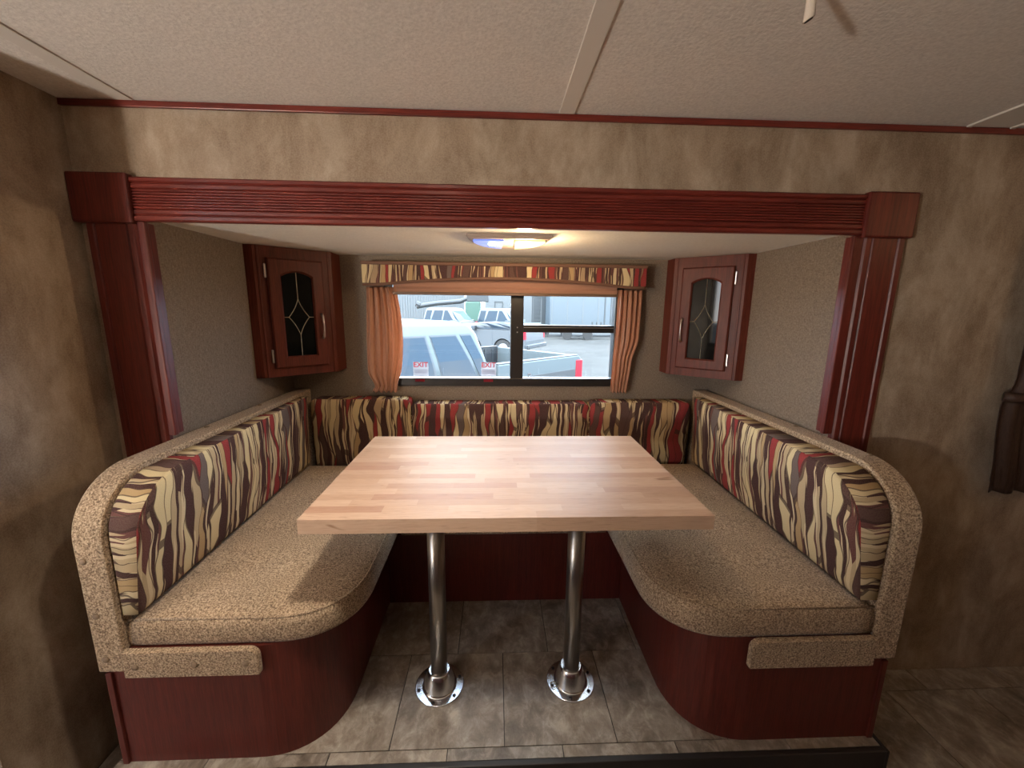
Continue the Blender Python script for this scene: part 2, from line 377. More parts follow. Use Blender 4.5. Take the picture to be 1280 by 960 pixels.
# floor tiles, each a piece
unit = bpy.data.meshes.new('tile_mesh'); bm = bmesh.new(); bmesh.ops.create_cube(bm, size=1.0)
bmesh.ops.bevel(bm, geom=[e for e in bm.edges if all(v.co.z > 0 for v in e.verts)], offset=.006, segments=1, affect='EDGES'); bm.to_mesh(unit); bm.free(); unit.materials.append(MAT['tile'])
def tile(x0, x1, y0, y1, ztop, parent, th=.006):
    if x1-x0 < .012 or y1-y0 < .012: return
    o = bpy.data.objects.new('tile', unit); COL.objects.link(o); g = .0015
    o.location = ((x0+x1)/2, (y0+y1)/2, ztop-th/2); o.scale = (x1-x0-2*g, y1-y0-2*g, th); o.parent = parent
TW = .338
for (y0, y1, ox) in ((1.289, 1.617, -.136), (.961, 1.289, .031), (.926, .961, -.136)):
    for k in range(-5, 5):
        a, b = ox+k*TW, ox+(k+1)*TW; a, b = max(a, -1.06), min(b, 1.153)
        if b > a: tile(a, b, y0, y1, SF, fs_, .0035)
for r in range(5):
    y1 = 1.535-.328*r; y0 = y1-.328; ox = 1.642 if r % 2 else 1.642-.169
    if r == 0: ox = 1.642
    elif r == 1: ox = 1.473
    for k in range(-10, 5):
        a, b = ox+k*TW, ox+(k+1)*TW; a, b = max(a, -3.19), min(b, 3.29)
        yy1 = min(y1, WY-.001)
        for (p, q, yt) in (((a, min(b, -1.255), yy1), (max(a, -1.215), min(b, -1.064), yy1), (max(a, 1.165), b, yy1)) if y1 > 1.1 else ((a, b, min(yy1, .905)),) if y1 > .7 and y1 < .9 else ((a, min(b, -1.255), yy1), (max(a, -1.215), min(b, -1.064), yy1), (max(a, -1.064), min(b, 1.165), .905), (max(a, 1.165), b, yy1)) if y1 > .9 else ((a, b, yy1),)):
            if q-p > .012 and yt-y0 > .012: tile(p, q, y0, yt, 0.0, floor, .0035)

# ceiling battens and top trim
def batten(x0, x1, h=.004):
    o = box('ceiling_batten', (x0, x1, -1.17, WY-.012, CEIL-h, CEIL), 'batten', ceil, .0015); return o
batten(.183, .229); batten(-1.058, -1.012); batten(1.430, 1.585, .003); batten(1.430, 1.446, .006); batten(1.569, 1.585, .007)
def trim(n, me, mat): return struct(link('trim_%d' % n, me, mat))
trim(1, boxes([(-1.219, 3.29, WY-.010, WY, 1.9445, CEIL-.0015)], .002), 'cherry_x')
# header board with reeds: profile in (y, z) swept along x
def header_profile():
    P = [(WY, 1.640), (1.280, 1.640), (1.277, 1.644), (1.277, 1.653), (1.283, 1.657), (1.279, 1.661), (1.279, 1.670), (1.285, 1.674)]
    for k in range(7):
        z = 1.674+k*.0078; P += [(1.2855, z), (1.2805, z+.0022), (1.2805, z+.0056), (1.2855, z+.0078)]
    P += [(1.280, 1.732), (1.280, 1.741), (1.284, 1.745), (1.278, 1.749), (1.278, 1.757), (1.281, 1.760), (WY, 1.760)]
    return P
def sweep(P, fn, a, b, n=1):
    return prism(P, fn, a, b)
trim(2, sweep(header_profile(), lambda p, t: (t, p[0], p[1]), -1.052, 1.150), 'cherry_x')
# posts: profile in (x, y) swept along z
def post_profile(x0, x1, mirror):
    wd = x1-x0; P = [(0, WY), (0, 1.284), (.006, 1.278), (.022, 1.278), (.026, 1.283), (.030, 1.279), (wd-.030, 1.279), (wd-.026, 1.283), (wd-.022, 1.278), (wd-.006, 1.278), (wd, 1.284), (wd, WY)]
    return [(x0+q, y) for q, y in P]
trim(3, sweep(post_profile(-1.196, -1.052, 0), lambda p, t: (p[0], p[1], t), .0, 1.632), 'cherry_z')
trim(4, sweep(post_profile(1.164, 1.302, 1), lambda p, t: (p[0], p[1], t), .0, 1.632), 'cherry_z')
trim(5, boxes([(-1.0515, -1.030, 1.281, WY, .985, 1.6395), (-1.0645, -1.040, WY, 1.332, .985, 1.6395)], .003), 'cherry_z')
trim(6, boxes([(1.132, 1.1635, 1.281, WY, .985, 1.6395), (1.145, 1.1745, WY, 1.332, .985, 1.6395)], .003), 'cherry_z')
trim(7, boxes([(-1.2195, -1.052, 1.268, WY, 1.632, 1.769)], .006), 'cherry_z')
trim(8, boxes([(1.150, 1.312, 1.268, WY, 1.631, 1.767)], .006), 'cherry_z')

# window in the slide's back wall
win = struct(link('window_1', boxes([(WX0, WX1, BW-.012, BW+.05, WZ0-.012, WZ0+.031), (WX0, WX1, BW-.012, BW+.05, WZ1-.03, WZ1+.01), (WX0-.01, WX0+.035, BW-.012, BW+.05, WZ0-.012, WZ1+.01), (WX1-.030, WX1+.01, BW-.012, BW+.05, WZ0-.012, WZ1+.01)], .004), 'frame_black'))
box('mullion', (.079, .148, BW-.010, BW+.046, WZ0+.031, WZ1-.03), 'frame_black', win, .003)
box('sliding_rail', (.148, WX1-.030, BW-.004, BW+.042, 1.277, 1.316), 'frame_black', win, .003)
box('rail_line', (.149, WX1-.032, BW-.0065, BW-.0042, 1.302, 1.3055), 'frame_line', win)
box('pane', (WX0+.035, .079, BW+.018, BW+.022, WZ0+.031, WZ1-.03), 'pane', win)
box('pane', (.148, WX1-.03, BW+.018, BW+.022, 1.316, WZ1-.03), 'pane', win)
box('pane', (.148, WX1-.03, BW+.010, BW+.014, WZ0+.031, 1.277), 'pane', win)
lt = link('latch', boxes([(.176, .180, BW-.003, BW+.006, 1.033, 1.053), (.190, .194, BW-.003, BW+.006, 1.033, 1.053), (.178, .192, BW-.003, BW+.006, 1.051, 1.057)], .001), 'paper', win)
box('screw', (.112, .118, BW-.0135, BW-.010, 1.300, 1.306), 'frame_line', win); box('screw', (.112, .118, BW-.0135, BW-.010, 1.275, 1.281), 'frame_line', win)
def text_mesh(s, size, thick=.0003):
    cu = bpy.data.curves.new('t', 'FONT'); cu.body = s; cu.size = size; cu.align_x = 'CENTER'; cu.align_y = 'CENTER'; cu.extrude = thick; cu.offset = size*.018
    o = bpy.data.objects.new('t', cu); COL.objects.link(o); bpy.context.view_layer.update()
    me = bpy.data.meshes.new_from_object(o.evaluated_get(bpy.context.evaluated_depsgraph_get())); bpy.data.objects.remove(o); return me
for cx, lab in ((-.400, 'white EXIT sticker with red letters on the window, nearer the left curtain'), (-.036, 'white EXIT sticker with red letters on the window, beside the black mullion')):
    st = thing('exit_sticker', lab, 'sticker', (cx, BW+.0155, 1.072), group='exit stickers on the window')
    link('sheet', boxes([(-.040, .040, -.0006, .0006, -.033, .042)]), 'paper', st, world=False)
    tm = text_mesh('EXIT', .038); tm.transform(Matrix.Translation((0, -.0011, .026)) @ Matrix.Rotation(math.pi/2, 4, 'X')); tm.materials.clear()
    link('lettering', tm, 'red_ink', st, world=False)
    link('fine_print', boxes([(-.034, .034, -.0012, -.0006, z, z+.0035) for z in (-.002, -.010, -.018)]), 'grey_ink', st, world=False)
    link('pull_tab', boxes([(-.026, .024, -.0300, -.0275, -.060, -.046)], .0005), 'red_ink', st, world=False)
box('seam_strip', (.0345, .0365, WY-.0016, WY, 1.760, 1.9445), 'wall', wm)

# ------------------------------------------------------------------ dinette: bases, arms, cushions
def bench_outline(xo, xi, y0, y1, rx, ry):
    """outline of a bench end in plan: outer side xo, inner side xi, rounded at the aisle corner; returned ccw"""
    s = 1 if xi > xo else -1
    P = [(xo, y0)]
    P += [(xi-s*rx+s*rx*math.sin(a)**.85, y0+ry-ry*math.cos(a)**.85) for a in [math.pi/2*k/14 for k in range(15)]]
    P += [(xi, y1), (xo, y1)]
    if s < 0: P = P[::-1]
    return P
XC = .0495
def base_mesh(xo, xo2, xi, zm, z1):
    fn = lambda p, t: (p[0], p[1], t); a = prism(bench_outline(xo, xi, .955, 2.12, .22, .22), fn, SF+.001, zm); b = prism(bench_outline(xo2, xi, .955, 2.12, .22, .22), fn, zm, z1)
    bm = bmesh.new(); bm.from_mesh(a); bm.from_mesh(b); bm.to_mesh(a); bm.free(); return a
bl = link('bench_base', base_mesh(-1.033, -.9755, -.458, .4355, .498), 'cherry_base')
tag(bl, 'cherry laminate bench base with rounded aisle corner, against the left wall and lit brighter', 'bench base', 'bench bases of the dinette')
br = link('bench_base', base_mesh(1.140, 1.0865, .557, .4135, .486), 'cherry_base')
tag(br, 'dark cherry bench base with rounded aisle corner, on the side of the brown hanging curtain', 'bench base', 'bench bases of the dinette')
for o, xo, s in ((bl, -1.033, 1), (br, 1.140, -1)):
    x = xo+s*.0; a, b = (x-.006, x+.010) if s > 0 else (x-.010, x+.006)
    box('corner_strip', (a, b, .948, .962, SF+.001, .43 if s > 0 else .405), 'cherry_base', o, .002)
bb = box('bench_base', (-.456, .555, 1.56, 2.12, SF+.001, .486), 'cherry_base', None, .002)
tag(bb, 'cherry bench base under the window behind the table legs', 'bench base', 'bench bases of the dinette')

def arm(xo, xi, label, zb):
    x0, x1 = min(xo, xi), max(xo, xi)
    P = [(.945, zb)] + [(2.12, zb), (2.12, .972), (1.12, .972)] + arc(1.12, .815, .175, .157, 90, 180, 14)[1:]
    me = prism(P, lambda p, t: (t, p[0], p[1]), x0, x1)
    bm = bmesh.new(); bm.from_mesh(me)
    es = [e for e in bm.edges if len(e.link_faces) == 2 and e.calc_face_angle(0) > 1.0]
    bmesh.ops.bevel(bm, geom=es, offset=.005, segments=2, affect='EDGES', profile=.5); bm.to_mesh(me); bm.free()
    o = thing('arm_panel', label, 'arm panel', ((x0+x1)/2, 1.5, zb), group='carpeted arm panels')
    link('panel', me, 'carpet', o); return o
al = arm(-1.050, -.977, 'carpeted arm panel with curved front corner and visible screw caps, beside left wall', .437)
ar = arm(1.160, 1.088, 'carpeted arm panel with curved front corner, in shade near the brown hanging curtain', .415)
def front_board(x0, x1, z0, z1, roundleft, parent):
    r = .026; P = [(x0, z0), (x1, z0)]
    if not roundleft: P = [(x0, z0), (x1, z0)] + arc(x1-r, z1-r, r, r, 0, 90, 8) + [(x0, z1)]
    else: P = [(x0, z0), (x1, z0), (x1, z1)] + arc(x0+r, z1-r, r, r, 90, 180, 8)
    link('front_board', prism(P, lambda p, t: (p[0], t, p[1]), .934, .953, .003), 'carpet', parent)
front_board(-.975, -.628, .428, .506, False, al); front_board(.722, 1.086, .404, .492, True, ar)
def cap(p, n, parent, r=.0085):
    n = Vector(n); q = n.to_track_quat('Z', 'Y').to_matrix().to_4x4()
    me = lathe([(r, 0), (r, .002), (r*.75, .004), (r*.2, .0048)], 0, 0, 14); me.transform(Matrix.Translation(p) @ q)
    link('screw_cap', me, 'cap', parent, smooth=True)
for p in ((-1.031, .945, .765), (-1.026, .945, .608), (-1.024, .945, .478)): cap(p, (0, -1, 0), al)
for p in ((-.943, .934, .463), (-.792, .934, .466), (-.660, .934, .466)): cap(p, (0, -1, 0), al)
for y in (1.115, 1.42, 1.75): cap((-1.030, y, .9718), (0, 0, 1), al)
for y in (1.115, 1.42): cap((1.142, y, .9718), (0, 0, 1), ar)

def cushion(P, z0, z1, rise=None):
    ins = [(.004, 0), (.001, .10), (0, .3), (0, .62), (.004, .84), (.014, .95), (.034, 1.0), (.085, 1.06)]
    def fn(p, t):
        zt = z1+(rise(p) if rise else 0); return (p[0], p[1], z0+(zt-z0)*t)
    return ringed(P, ins, fn)
def rise(p): return .016*max(0, min(1, (p[1]-1.0)/.8))
PL = dense(bench_outline(-.974, -.388, .962, 2.005, .22, .22), .05)
o = link('seat_cushion', cushion(PL, .500, .580, rise), 'carpet', smooth=True); tag(o, 'flecked tan seat cushion with rounded corner on the left-wall bench', 'cushion', 'seat cushions of the dinette')
PR = dense(bench_outline(1.085, .468, .955, 2.005, .22, .22), .05)
o2 = link('seat_cushion', cushion(PR, .488, .580, rise), 'carpet', smooth=True); tag(o2, 'flecked tan seat cushion with rounded corner on the bench nearer the hanging brown curtain', 'cushion', 'seat cushions of the dinette')
PB = dense([(-.384, 1.50), (.464, 1.50), (.464, 2.005), (-.384, 2.005)], .05)
o3 = link('seat_cushion', cushion(PB, .488, .580, rise), 'carpet', smooth=True); tag(o3, 'flecked tan seat cushion under the window, mostly hidden behind the table', 'cushion', 'seat cushions of the dinette')
for ob, xo, xi, y0 in ((o, -.974, -.388, .962), (o2, 1.085, .468, .955)):
    Q = bench_outline(xo, xi, y0, 1.95, .22, .22); Q = [q for q in (Q if xi > xo else Q[::-1])][:-1]
    Q = [(q[0], q[1]) for q in Q]; Qi = []
    for i, q in enumerate(Q):
        a = Vector(Q[max(i-1, 0)]); b = Vector(Q[min(i+1, len(Q)-1)]); d = (b-a).normalized(); nn = Vector((-d.y, d.x)) * (1 if xi > xo else -1)
        Qi.append((q[0]+nn.x*.009, q[1]+nn.y*.009, .580+rise(q)-.0068))
    link('piping', tube(Qi, .0032, 8), 'carpet', ob, smooth=True)

BAND = lambda j: j >= 3
RINGS = [(.008, 0), (0, .08), (0, .5), (0, .94), (.008, 1.0), (.035, 1.09), (.09, 1.16), (.13, 1.18)]
def side_bolster(xo, bf, bb_, tf, tb, label):
    y0, y1, z0, z1 = .957, 1.992, .600, .957
    P = [(y0, z0+.0), (y1, z0+.012), (y1, z1), (1.10, z1)] + arc(1.10, z1-.135, .143, .135, 90, 180, 12)[1:]
    P = dense(P, .05)
    def fn(p, t):
        u = (p[0]-y0)/(y1-y0); v = (p[1]-z0)/(z1-z0); xi = (bf*(1-u)+bb_*u)*(1-v)+(tf*(1-u)+tb*u)*v
        return (xo+(xi-xo)*t*(1-.0*v), p[0], p[1])
    me = ringed(P, RINGS, fn, None, BAND); fixn(me)
    o = link('back_bolster', me, 'stripe', smooth=True); return tag(o, label, 'bolster', 'striped back bolsters of the dinette')
side_bolster(-.975, -.930, -.948, -.880, -.938, 'leaf-striped backrest bolster with rounded front, leaning on the left-wall arm panel')
side_bolster(1.086, 1.030, 1.050, .965, 1.030, 'leaf-striped backrest bolster with rounded front, leaning on the shaded arm panel')
def back_bolster(x0, x1, z1, label, th=.10):
    r = .03; z0 = .562
    P = [(x0, z0), (x1, z0)] + arc(x1-r, z1-r, r, r, 0, 90, 5) + arc(x0+r, z1-r, r, r, 90, 180, 5); P = dense(P, .05)
    def fn(p, t):
        v = (p[1]-z0)/(z1-z0); d = th*(.80+.20*v); return (p[0], 2.118-d*t*.94, p[1])
    me = ringed(P, RINGS, fn, None, BAND)
    for l in me.uv_layers['UVMap'].data: l.uv.x += x0*3.7
    fixn(me); o = link('back_bolster', me, 'stripe', smooth=True); return tag(o, label, 'bolster', 'striped back bolsters of the dinette')
back_bolster(-.945, -.437, .935, 'leaf-striped bolster below the left curtain, slightly taller than the one beside it')
back_bolster(-.433, .497, .912, 'long leaf-striped bolster below the window, behind the table')
back_bolster(.501, 1.040, .920, 'leaf-striped bolster below the right curtain, in the shaded corner')

# ------------------------------------------------------------------ table
TX0, TX1, TY0, TY1, TZ, TT = -.509, .590, .966, 1.650, .860, .040
tb = thing('dinette_table', 'butcher block table on two steel pedestal legs between the benches', 'table', (XC-.009, 1.17, SF))
su = bpy.data.meshes.new('stave_mesh'); bm = bmesh.new(); bmesh.ops.create_cube(bm, size=1.0); bm.to_mesh(su); bm.free(); su.materials.append(MAT['stave'])
rows = 19; rw = (TY1-TY0)/rows
for r in range(rows):
    cuts = [TX0]
    x = TX0+random.uniform(.08, .42)
    while x < TX1-.09: cuts.append(x); x += random.uniform(.16, .46)
    cuts.append(TX1)
    if r == 0: cuts = [TX0, TX0+.62, TX1]
    for a, b in zip(cuts, cuts[1:]):
        o = bpy.data.objects.new('stave', su); COL.objects.link(o); o.parent = tb
        wc = Vector(((a+b)/2, TY0+(r+.5)*rw, TZ-TT/2)); o.location = wc-Vector(tb.matrix_basis.translation); o.scale = (b-a, rw, TT)
for (lx, ly) in ((-.187, 1.166), (.264, 1.168)):
    lg = link('leg', lathe([(.0275, SF+.030), (.0275, .800)], lx, ly, 28), 'steel', tb, smooth=False)
    for p in lg.data.polygons: p.use_smooth = len(p.vertices) == 4
    bs = link('leg_base', lathe([(.0815, SF+.0008), (.0815, SF+.0040), (.080, SF+.0050), (.0585, SF+.0050), (.056, SF+.012), (.0425, SF+.050), (.037, SF+.063), (.034, SF+.066), (.0285, SF+.066)], lx, ly, 48), 'chrome', tb)
    for p in bs.data.polygons: p.use_smooth = len(p.vertices) == 4 and abs(p.normal.z) < .9
    for k in range(6):
        a = math.radians(60*k+20); me = lathe([(.0058, SF+.005), (.0058, SF+.0068), (.003, SF+.0076)], lx+.0705*math.cos(a), ly+.0705*math.sin(a), 12); link('screw', me, 'screw', bs, smooth=True)
    link('top_socket', lathe([(.034, .770), (.038, .800), (.075, .812), (.075, .8195)], lx, ly, 32), 'steel', tb, smooth=False)
a = math.radians(200); ring = [(.264+.066*math.cos(a)+.010*math.cos(q), 1.168+.066*math.sin(a)+.010*math.sin(q), SF+.0095) for q in [math.pi*2*k/16 for k in range(16)]]
tag(link('key_ring', tube(ring, .0014, 8, closed=True), 'came', smooth=True), 'small loose metal ring lying on the chrome leg base', 'ring')

# ------------------------------------------------------------------ corner cabinets
def cabinet(A, B, wallx, z0, z1, mir, label):
    """A, B: front corners in plan from left to right; the front face runs from A to B"""
    A, B = Vector(A), Vector(B); wd = (B-A).length; ang = math.atan2((B-A).y, (B-A).x)
    rt = thing('corner_cabinet', label, 'cabinet', (A.x, A.y, z0), ang, 'corner wall cabinets')
    F = rt.matrix_basis
    side = A if not mir else B
    P = [tuple(A), tuple(B), (B.x, BW-.002), (wallx, BW-.002), (wallx, A.y)] if not mir else [tuple(A), tuple(B), (wallx, B.y), (wallx, BW-.002), (A.x, BW-.002)]
    link('body', prism(P, lambda p, t: (p[0], p[1], t), z0, z1), 'cherry_cab', rt)
    H = z1-z0
    L = lambda n, bx, m, par, bev=.002: link(n, boxes([bx], bev), m, par, world=False)
    for x0, x1 in ((.012, .020), (wd-.020, wd-.012)): L('corner_bead', (x0, x1, -.004, 0, 0, H), 'cherry_cab', rt, .0018)
    d0, d1 = (.046, .276) if not mir else (wd-.276, wd-.046)
    e0, e1 = .040, H-.050
    # door frame with arched opening
    ox0, ox1, oz0, oz1, rise_ = d0+.052, d1-.052, e0+.052, e1-.078, .022
    n = 16; arch = [(ox0+(ox1-ox0)*k/n, oz1+rise_*math.sin(math.pi*k/n)**.8) for k in range(n+1)]
    outer_top = [(d0+(d1-d0)*k/n, e1) for k in range(n+1)]
    def ringverts(y, ins):
        o_ = [(d0+ins, e0+ins)] + [(min(max(x, d0+ins), d1-ins), e1-ins) for x, z in outer_top] + [(d1-ins, e0+ins)]
        return [(x, y, z) for x, z in o_]
    i_ = [(ox0, oz0)] + arch + [(ox1, oz0)]; N = len(i_)
    R = [ringverts(-.001, 0), ringverts(-.014, 0), ringverts(-.019, .006), [(x+(.006 if x < (ox0+ox1)/2 else -.006)*-1, -.019, z+(.006 if z > (oz0+oz1)/2 else -.006)) for x, z in i_], [(x, -.012, z) for x, z in i_], [(x, -.001, z) for x, z in i_]]
    vs = [v for r in R for v in r]; fs = []
    for j in range(len(R)-1):
        for k in range(N): a_, b_ = j*N, (j+1)*N; q = (k+1) % N; fs.append([a_+k, a_+q, b_+q, b_+k])
    dr = link('door', fixn(mesh(vs, fs)), 'cherry_cab', rt, world=False)
    gl = link('glass_pane', prism([(ox0-.004, oz0-.004), (ox1+.004, oz0-.004)] + [(x, z+.004) for x, z in arch[::-1]], lambda p, t: (p[0], t, p[1]), -.006, -.003), 'smoked', dr, world=False)
    cx = (ox0+ox1)/2; cz = oz0+(oz1-oz0)*.50; dx, dz = (ox1-ox0)*.34, (oz1+rise_-oz0)*.215
    def came(pts): link('leading', tube([(x, -.0068, z) for x, z in pts], .0016, 6), 'came', dr, world=False)
    q = lambda a_, b_, bulge: [(a_[0]+(b_[0]-a_[0])*k/8-(math.sin(math.pi*k/8)*bulge)*(1 if a_[0]+b_[0] > 2*cx else -1), a_[1]+(b_[1]-a_[1])*k/8) for k in range(9)]
    T_, B_, L_, R_ = (cx, cz+dz), (cx, cz-dz), (cx-dx, cz), (cx+dx, cz)
    came(q(T_, R_, .005)); came(q(R_, B_, .005)); came(q(B_, L_, .005)); came(q(L_, T_, .005))
    came([T_, (cx, oz1+rise_)]); came([B_, (cx, oz0)]); came([L_, (ox0, cz)]); came([R_, (ox1, cz)])
    hx = (d1-.020) if not mir else (d0+.020); hz0, hz1 = e0+(e1-e0)*.27, e0+(e1-e0)*.50
    pts = [(hx, -.019, hz0), (hx, -.033, hz0+.008), (hx, -.040, (hz0*2+hz1)/3), (hx, -.042, (hz0+hz1)/2), (hx, -.040, (hz0+2*hz1)/3), (hx, -.033, hz1-.008), (hx, -.019, hz1)]
    link('handle', tube(pts, .004, 8, radii=[.0065, .006, .0042, .0038, .0042, .006, .0065]), 'nickel', dr, world=False, smooth=True)
    gx = (d0-.006) if not mir else (d1+.006)
    for zc in (e0+.055, e1-.055):
        link('hinge', boxes([(gx-.005, gx+.004, -.010, -.0005, zc-.030, zc+.030)], .003), 'nickel', dr, world=False)
cabinet((-1.028, 1.805), (-.785, 2.018), LW+.001, 1.082, CZ-.002, False, 'corner wall cabinet with leaded glass door, hinges toward the left wall, beside the left curtain')
cabinet((.895, 2.040), (1.137, 1.829), RW-.001, 1.074, CZ-.002, True, 'corner wall cabinet with leaded glass door reflecting the lamp, beside the right curtain')

# ------------------------------------------------------------------ valance, shade, curtains
VX0, VX1, VY = -.652, .757, 2.045
va = thing('window_valance', 'arched leaf-striped fabric valance above the window', 'valance', (XC, BW, 1.5))
def vbot(x):
    u = (x-VX0)/(VX1-VX0); return 1.512+.036*max(0, math.sin(math.pi*min(1, max(0, (u-.06)/.88))))**.9
N = 40; xs = [VX0+(VX1-VX0)*k/N for k in range(N+1)]
vs = []; fs = []; uv = []
for y in (VY, VY+.012):
    for x in xs: vs += [(x, y, vbot(x)), (x, y, 1.604)]
M_ = 2*(N+1)
for k in range(N):
    a_ = 2*k; fs += [[a_, a_+2, a_+3, a_+1], [M_+a_, M_+a_+1, M_+a_+3, M_+a_+2], [a_, M_+a_, M_+a_+2, a_+2], [a_+1, a_+3, M_+a_+3, M_+a_+1]]
fs += [[0, 1, M_+1, M_], [2*N, M_+2*N, M_+2*N+1, 2*N+1]]
for f in fs: uv.append([(vs[i][0]*1.15+4.2+vs[i][1], vs[i][2]) for i in f])
me = mesh(vs, fs, uv); link('fabric_panel', me, 'stripe', va)
for x0, x1 in ((VX0, VX0+.012), (VX1-.012, VX1)):
    me = boxes([(x0, x1, VY+.012, BW-.002, 1.512, 1.604)]); l = me.uv_layers.new(name='UVMap')
    for lp in me.loops: c_ = me.vertices[lp.vertex_index].co; l.data[lp.index].uv = (c_.y+c_.x, c_.z)
    link('side_return', me, 'stripe', va)
box('top_trim', (VX0-.004, VX1+.004, VY-.005, BW-.002, 1.6045, 1.620), 'piping', va, .003)
bezel('bottom_trim', 'piping', va, [(x, VY+.003, vbot(x)-.002) for x in xs], .0075)
sh = thing('pleated_blind', 'rose tan pleated blind drawn up under the valance', 'blind', (XC, 2.09, 1.46))
me = fixn(mesh([(x, y, z) for x in (-.515, .625) for (y, z) in ((2.092, 1.585), (2.080, 1.565), (2.092, 1.545), (2.080, 1.525), (2.092, 1.505), (2.082, 1.492), (2.090, 1.478), (2.112, 1.478), (2.112, 1.585))],
    [[i, (i+1) % 9, 9+(i+1) % 9, 9+i] for i in range(9)] + [list(range(9)), list(range(17, 8, -1))])); link('pleated_fabric', me, 'shade', sh)
box('bottom_rail', (-.517, .627, 2.078, 2.113, 1.464, 1.4775), 'shade_rail', sh, .003)
def curtain(x0, x1, ztop, zbot, y, bulge_in, inner_right, label, mat='curtain', wav=5, amp=.010, widths=None):
    NU, NV = 60, 44; vs = []; fs = []
    for j in range(NV+1):
        v = j/NV; z = ztop+(zbot-ztop)*v
        l, r = widths(v) if widths else (x0, x1)
        for i in range(NU+1):
            u = i/NU; am = amp*(.55+.45*math.cos(v*2.2)**2)*(1 if v < .93 else .6)
            ph = wav*2*math.pi*u+.8*math.sin(v*3+u*4)
            yy = y+am*math.sin(ph)+.35*am*math.sin(2.3*ph+1.3+v*2) - (.012*math.sin(math.pi*min(1, v/.95)))
            pinch = math.exp(-((v-.945)/.022)**2)
            yy += .006*pinch*math.sin(17*2*math.pi*u)
            vs.append((l+(r-l)*u, yy, z+.004*math.sin(ph)*v))
    for j in range(NV):
        for i in range(NU): a_ = j*(NU+1)+i; fs.append([a_, a_+1, a_+NU+2, a_+NU+1])
    o = link('curtain', mesh(vs, fs), mat, smooth=True)
    md = o.modifiers.new('thickness', 'SOLIDIFY'); md.thickness = .0016
    return tag(o, label, 'curtain', 'curtains at the window' if mat == 'curtain' else None)
sm = lambda a_, b_, x: (lambda q: q*q*(3-2*q))(max(0, min(1, (x-a_)/(b_-a_))))
curtain(0, 0, 1.500, .962, 2.092, 0, True, 'copper satin curtain gathered at its hem, on the side with the EXIT stickers',
        widths=lambda v: (-.650-.012*sm(0, .8, v)+.030*sm(.80, .95, v)-.016*sm(.95, 1, v), -.500+.028*math.sin(math.pi*min(1, v/.9))-.018*sm(.75, 1, v)))
curtain(0, 0, 1.500, .962, 2.092, 0, False, 'copper satin curtain gathered at its hem, on the side of the sliding window half',
        widths=lambda v: (.632-.012*sm(.1, .9, v), .756-.006*sm(.0, .5, v)-.030*sm(.45, .7, v)-.012*sm(.7, 1, v)))
# dark brown tied curtain further along the main wall
DK = curtain(0, 0, 1.78, .775, 1.258, 0, True, 'dark brown tied-back curtain hanging on the tan wall', 'curtain_dark', 4, .014,
        widths=lambda v: (1.735+.006*sm(.0, .55, v)-.030*sm(.60, .68, v)+.042*sm(.68, 1, v), 2.04+.030*sm(.7, 1, v)))
me = tube([(1.722+.330*k/20, 1.256-.030*math.sin(math.pi*k/20)**.4, 1.125-.006*math.sin(math.pi*k/20)) for k in range(21)], .017, 10)
link('tieback', me, 'curtain_dark', DK, smooth=True)
box('curtain_rod', (1.74, 2.08, 1.238, 1.2965, 1.782, 1.80), 'curtain_dark', DK, .004)

# ------------------------------------------------------------------ lamps
def ceiling_lamp(cx, cy, zc, label, lit, rz=0, mat2='lens_blue'):
    rt = thing('ceiling_lamp', label, 'lamp', (cx, cy, zc), rz)
    W_, D_ = .152, .235
    def outline(s): return [(-W_*s, -.004)] + [(W_*s*math.sin(math.radians(a_)), -.010*math.cos(math.radians(a_))-.014*s) for a_ in range(-88, 89, 8)] + [(W_*s, -.004)] + [(W_*s*math.cos(math.radians(a_)), D_*s*math.sin(math.radians(a_))**.9) for a_ in range(8, 176, 8)]
    O1, O2 = outline(1), outline(.93); n = len(O1)
    vs = [(x, y, 0) for x, y in O1]+[(x, y, -.008) for x, y in O1]+[(x, y+.004, -.015) for x, y in O2]
    fs = [list(range(n))] + [[j*n+k, j*n+(k+1) % n, (j+1)*n+(k+1) % n, (j+1)*n+k] for j in range(2) for k in range(n)] + [[2*n+k for k in range(n)][::-1]]
    hs = link('housing', fixn(mesh(vs, fs)), 'fixture', rt, world=False)
    for s, mt, bulb in ((-1, mat2, 'led_blue'), (1, 'lens_warm', 'bulb_warm')):
        P = [(s*.020, .006), (s*.128, .006)] + [(s*.132*math.cos(math.radians(a_)), .008+.196*math.sin(math.radians(a_))) for a_ in range(6, 79, 6)] + [(s*.026, .200)]
        ln = link('lens', prism(P, lambda p, t: (p[0], p[1], t), -.0200, -.0145, .001), mt, rt, world=False)
        me = lathe([(.001, -.0275), (.010, -.0262), (.015, -.0225), (.016, -.0200)], s*.062, .075, 14)
        if lit: link('bulb', me, bulb, ln, world=False, smooth=True)
    return rt
ceiling_lamp(.049, 1.492, CZ-.0005, 'two-bulb ceiling lamp above the table, one lens blue, one warm', True)
l = bpy.data.lights.new('lamp_glow', 'POINT'); l.energy = 6.5; l.color = (1, .70, .40); l.shadow_soft_size = .02
o = bpy.data.objects.new('lamp_glow', l); COL.objects.link(o); o.location = (.111, 1.567, CZ-.055)
l = bpy.data.lights.new('lamp_glow_blue', 'POINT'); l.energy = .08; l.color = (.35, .55, 1); l.shadow_soft_size = .02
o = bpy.data.objects.new('lamp_glow_blue', l); COL.objects.link(o); o.location = (-.013, 1.567, CZ-.055)
